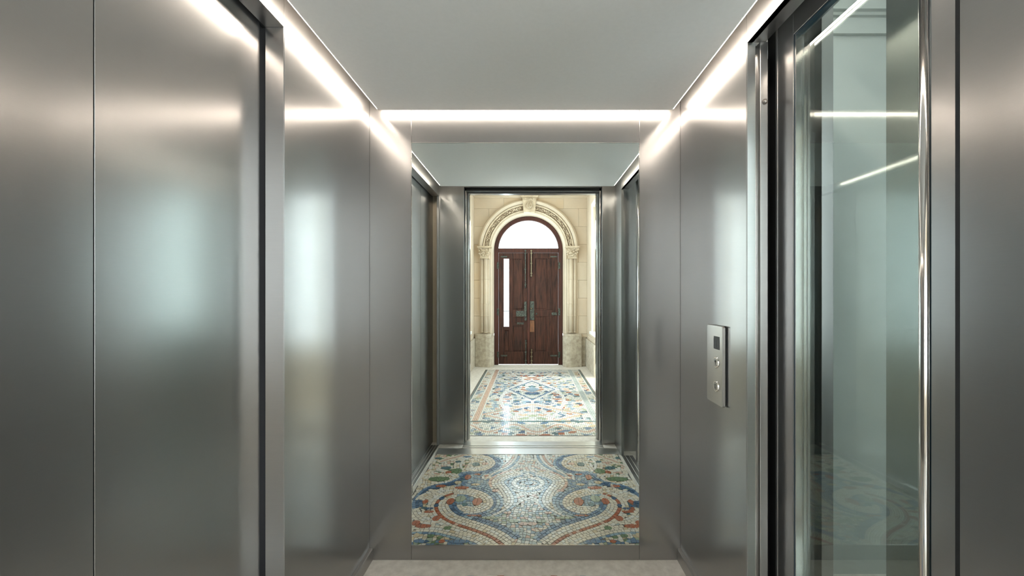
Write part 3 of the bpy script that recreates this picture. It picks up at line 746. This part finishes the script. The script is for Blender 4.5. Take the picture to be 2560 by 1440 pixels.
bar(la, hx(1282), hx(1309), .90, 1.045); bar(la, hx(1282), hx(1309), .745, .79)
bar(la, g0, g1, .66, gz0); pan(la, g0, g1, .25, .66)
pan(la, hx(1282), hx(1309), 1.045, hz(647)); pan(la, hx(1282), hx(1309), .25, .745); bar(la, hx(1282), hx(1309), .79, .90, -.012, 'panel')
box('glass_slot', g0, g1, YD-.026, YD-.020, gz0, gz1, M_PANE, la); bar(la, g0, g1, 1.018, 1.030, -.005, 'glazing_bar')
lb = empty('door_leaf'); lb.parent = d1
rA, rB = SP+.003, DXC+IR-.003; p0, p1 = hx(1336.5), hx(1381)
bar(lb, rA, p0, LB, LT, nm='stile'); bar(lb, p1, rB, LB, LT, nm='stile'); bar(lb, p0, p1, hz(646), LT); bar(lb, p0, p1, LB, .25)
bar(lb, p0, p1, .925, 1.045); bar(lb, (p0+p1)/2+.06, p1, .25, .925, -.006, 'stile')
pan(lb, p0, p1-.09, 1.045, hz(646)); bar(lb, p1-.09, p1, 1.045, hz(646), -.006, 'stile'); pan(lb, p0, (p0+p1)/2+.06, .25, .925)
box('astragal', SP-.022, SP+.022, YD, YD+.02, LB, LT, M_WOODF, d1, .005)
box('threshold', DXC-DR, DXC+DR, YD-.30, YD+.06, -.05, .004, M_STONE, d1)
def hw(px, py0, py1, r=.008, knobs=True, nm='bolt'):
    bm = bmesh.new(); x = hx(px); z0, z1 = sorted((hz(py0), hz(py1)))
    tube(bm, (x, YD+.028, z0), (x, YD+.028, z1), r, 10)
    for z in (z0, z1): ball(bm, (x, YD+.03, z), r*1.9, 1, 1, 1, 8)
    for z in (z0+.05, (z0+z1)/2, z1-.05): add_box(bm, x-.018, x+.018, YD, YD+.036, z-.01, z+.01)
    fin(bm, nm, M_IRON if px < 1320 else M_BRASS, d1, False)
hw(1313.5, 627, 718, .009); hw(1328.2, 627, 690, .009); hw(1314.5, 851, 908, .009); hw(1328.8, 874, 908, .009)
def plate(x0, x1, y0, y1, nm='lock_plate', m=None, d=.014): return box(nm, hx(x0), hx(x1), YD, YD+d, hz(y1), hz(y0), m or M_IRON, d1, .003)
k = plate(1290.5, 1316, 777, 791, d=.03); plate(1310.5, 1316.5, 754, 777, d=.02); plate(1311, 1316.5, 791.5, 801)
plate(1325.5, 1335.5, 753, 800, d=.016); plate(1325, 1335.5, 801, 830, 'worn_patch', M_WORN, .003)
plate(1292.5, 1309.5, 806, 811, 'latch'); plate(1379, 1392, 781, 788, 'latch')
for a, b in ((1252, 1268), (1376, 1393)):
    plate(a, b, 640, 643.5, 'hinge_strap'); plate(a, b, 887, 891, 'hinge_strap')
for px in (1245, 1398):
    for y0, y1 in ((656, 672), (771, 788), (879, 893)):
        bm = bmesh.new(); x = hx(px); tube(bm, (x, YD+.024, hz(y1)), (x, YD+.024, hz(y0)), .011, 10); add_box(bm, x-.02, x+.02, YD+.005, YD+.02, hz(y1), hz(y0)); fin(bm, 'hinge', M_IRON, d1)
bm = bmesh.new(); ball(bm, (hx(1328), YD+.05, hz(771)), .02); tube(bm, (hx(1328), YD, hz(771)), (hx(1328), YD+.05, hz(771)), .009); fin(bm, 'knob', M_BRASS, d1, True)
bm = bmesh.new(); ball(bm, (hx(1341.5), YD+.03, hz(784.5)), .018); fin(bm, 'knob', M_IRON, d1, True)

# ------------------------------------------------------------------ hall side walls with tall windows, cornice, ceiling
WIN = [(-4.80, -3.72), (-3.30, -2.22)]
WZ0, WZ1 = .70, 2.82
nwin = 0
for side, X, s in (('left', HX0, -1), ('right', HX1, 1)):
    ws = tag(empty('wall_hall_'+side), f'cream plastered {side} wall of the entrance hall with tall windows', kind='structure')
    th = .22
    def seg(y0, y1, z0, z1, nm='wall_section', m=M_CREAM2): return box(nm, X, X+s*th, y0, y1, z0, z1, m, ws)
    seg(-5.75, WIN[0][0], 0, HZ); seg(WIN[0][1], WIN[1][0], 0, HZ); seg(WIN[1][1], -1.95, 0, HZ); box('wall_section', X, X+s*.06, -1.95, YF-.045, 0, HZ, M_CREAM2, ws)
    for a, b in WIN: seg(a, b, 0, WZ0); seg(a, b, WZ1, HZ)
    box('plinth_course', X, X-s*.03, -5.48, YF-.2, 0, .52, M_PLINTH, ws, .004)
    box('panel_moulding', X, X-s*.012, -5.40, YF-.25, .56, .59, M_CREAM2, ws, .003)
    for a, b in WIN:
        nwin += 1
        wn = tag(empty(f'window_{nwin}'), None, kind='structure')
        wn['label'] = f'tall white casement window in the {side} wall of the hall, ' + ('farther from the lift' if a < -4 else 'nearer to the lift')
        bm = bmesh.new(); f = .05; xa, xb = X+s*.06, X+s*.11
        add_box(bm, xa, xb, a, a+f, WZ0, WZ1); add_box(bm, xa, xb, b-f, b, WZ0, WZ1); add_box(bm, xa, xb, a+f, b-f, WZ0, WZ0+f+.02); add_box(bm, xa, xb, a+f, b-f, WZ1-f, WZ1)
        fin(bm, 'window_frame', M_WHITE, wn)
        box('mullion', xa, xb, (a+b)/2-.025, (a+b)/2+.025, WZ0+f+.02, WZ1-f, M_WHITE, wn, .003)
        for z in (1.06, 2.25): box('glazing_bar', xa+s*.008, xb-s*.008, a+f, b-f, z-.014, z+.014, M_WHITE, wn)
        zz = [WZ0+f+.02, 1.06, 2.25, WZ1-f]
        for z0, z1 in zip(zz, zz[1:]):
            for q0, q1 in ((a+f, (a+b)/2-.025), ((a+b)/2+.025, b-f)):
                box('pane', X+s*.083, X+s*.087, q0, q1, z0+.014, z1-.014, M_PANE, wn)
        bm = bmesh.new()
        for q0, q1, z0, z1 in ((a-.07, a, WZ0-.03, WZ1+.07), (b, b+.07, WZ0-.03, WZ1+.07), (a, b, WZ1, WZ1+.07)): add_box(bm, X-s*.02, X, q0, q1, z0, z1, .004)
        fin(bm, 'architrave', M_WHITE, wn)
        box('sill', X-s*.05, X+s*.06, a-.09, b+.09, WZ0-.04, WZ0+.006, M_WHITE, wn, .004)
        al = bpy.data.lights.new('sky_portal', 'AREA'); al.shape = 'RECTANGLE'; al.size = WZ1-WZ0; al.size_y = b-a; al.cycles.is_portal = True
        ao = bpy.data.objects.new('sky_portal', al); C.objects.link(ao); ao.location = (X+s*.24, (a+b)/2, (WZ0+WZ1)/2); ao.rotation_euler = (0, s*PI/2, 0)
al = bpy.data.lights.new('sky_portal', 'AREA'); al.shape = 'RECTANGLE'; al.size = 1.15; al.size_y = .62; al.cycles.is_portal = True
ao = bpy.data.objects.new('sky_portal', al); C.objects.link(ao); ao.location = (DXC, YD-.06, 2.48); ao.rotation_euler = (PI/2, 0, 0)
def cornice(name, pts, lab):
    bm = bmesh.new()
    return bm
bm = bmesh.new()
for z0, z1, dd in ((3.145, 3.175, .03), (3.176, 3.215, .05), (3.216, 3.30, .09), (3.301, HZ, .14)):
    for a, b in ((HX0, kc-.15), (kc+.15, HX1)): add_box(bm, a, b, HY, HY+dd, z0, z1)
    if z0 > 3.25: add_box(bm, kc-.15, kc+.15, HY, HY+dd*.5, z0, z1)
tag(fin(bm, 'trim_2', M_CREAM2), 'moulded cream cornice along the top of the hall end wall', kind='structure')
for k_, (X, s) in enumerate(((HX0, 1), (HX1, -1))):
    bm = bmesh.new()
    for z0, z1, dd in ((3.145, 3.175, .03), (3.176, 3.215, .05), (3.216, 3.30, .09), (3.301, HZ, .14)): add_box(bm, X, X+s*dd, HY+.14, YF-.05, z0, z1)
    tag(fin(bm, f'trim_{3+k_}', M_CREAM2), f'moulded cream cornice along the {"left" if s > 0 else "right"} hall wall', kind='structure')
tag(box('ceiling', HX0-.22, HX1+.22, -5.75, YF-.04, HZ, HZ+.05, M_CREAM2), 'cream ceiling of the entrance hall', kind='structure')
wh = tag(empty('wall_landing'), 'cream masonry around the lift entrance on the hall side', kind='structure')
box('wall_section', HX0-.02, OL-.03, YF-.16, YF-.045, 0, HZ, M_CREAM2, wh)
box('wall_section', OR_+.03, HX1+.02, YF-.16, YF-.045, 0, HZ, M_CREAM2, wh)
box('wall_section', OL-.03, OR_+.03, YF-.16, YF-.045, 2.301, HZ, M_CREAM2, wh)
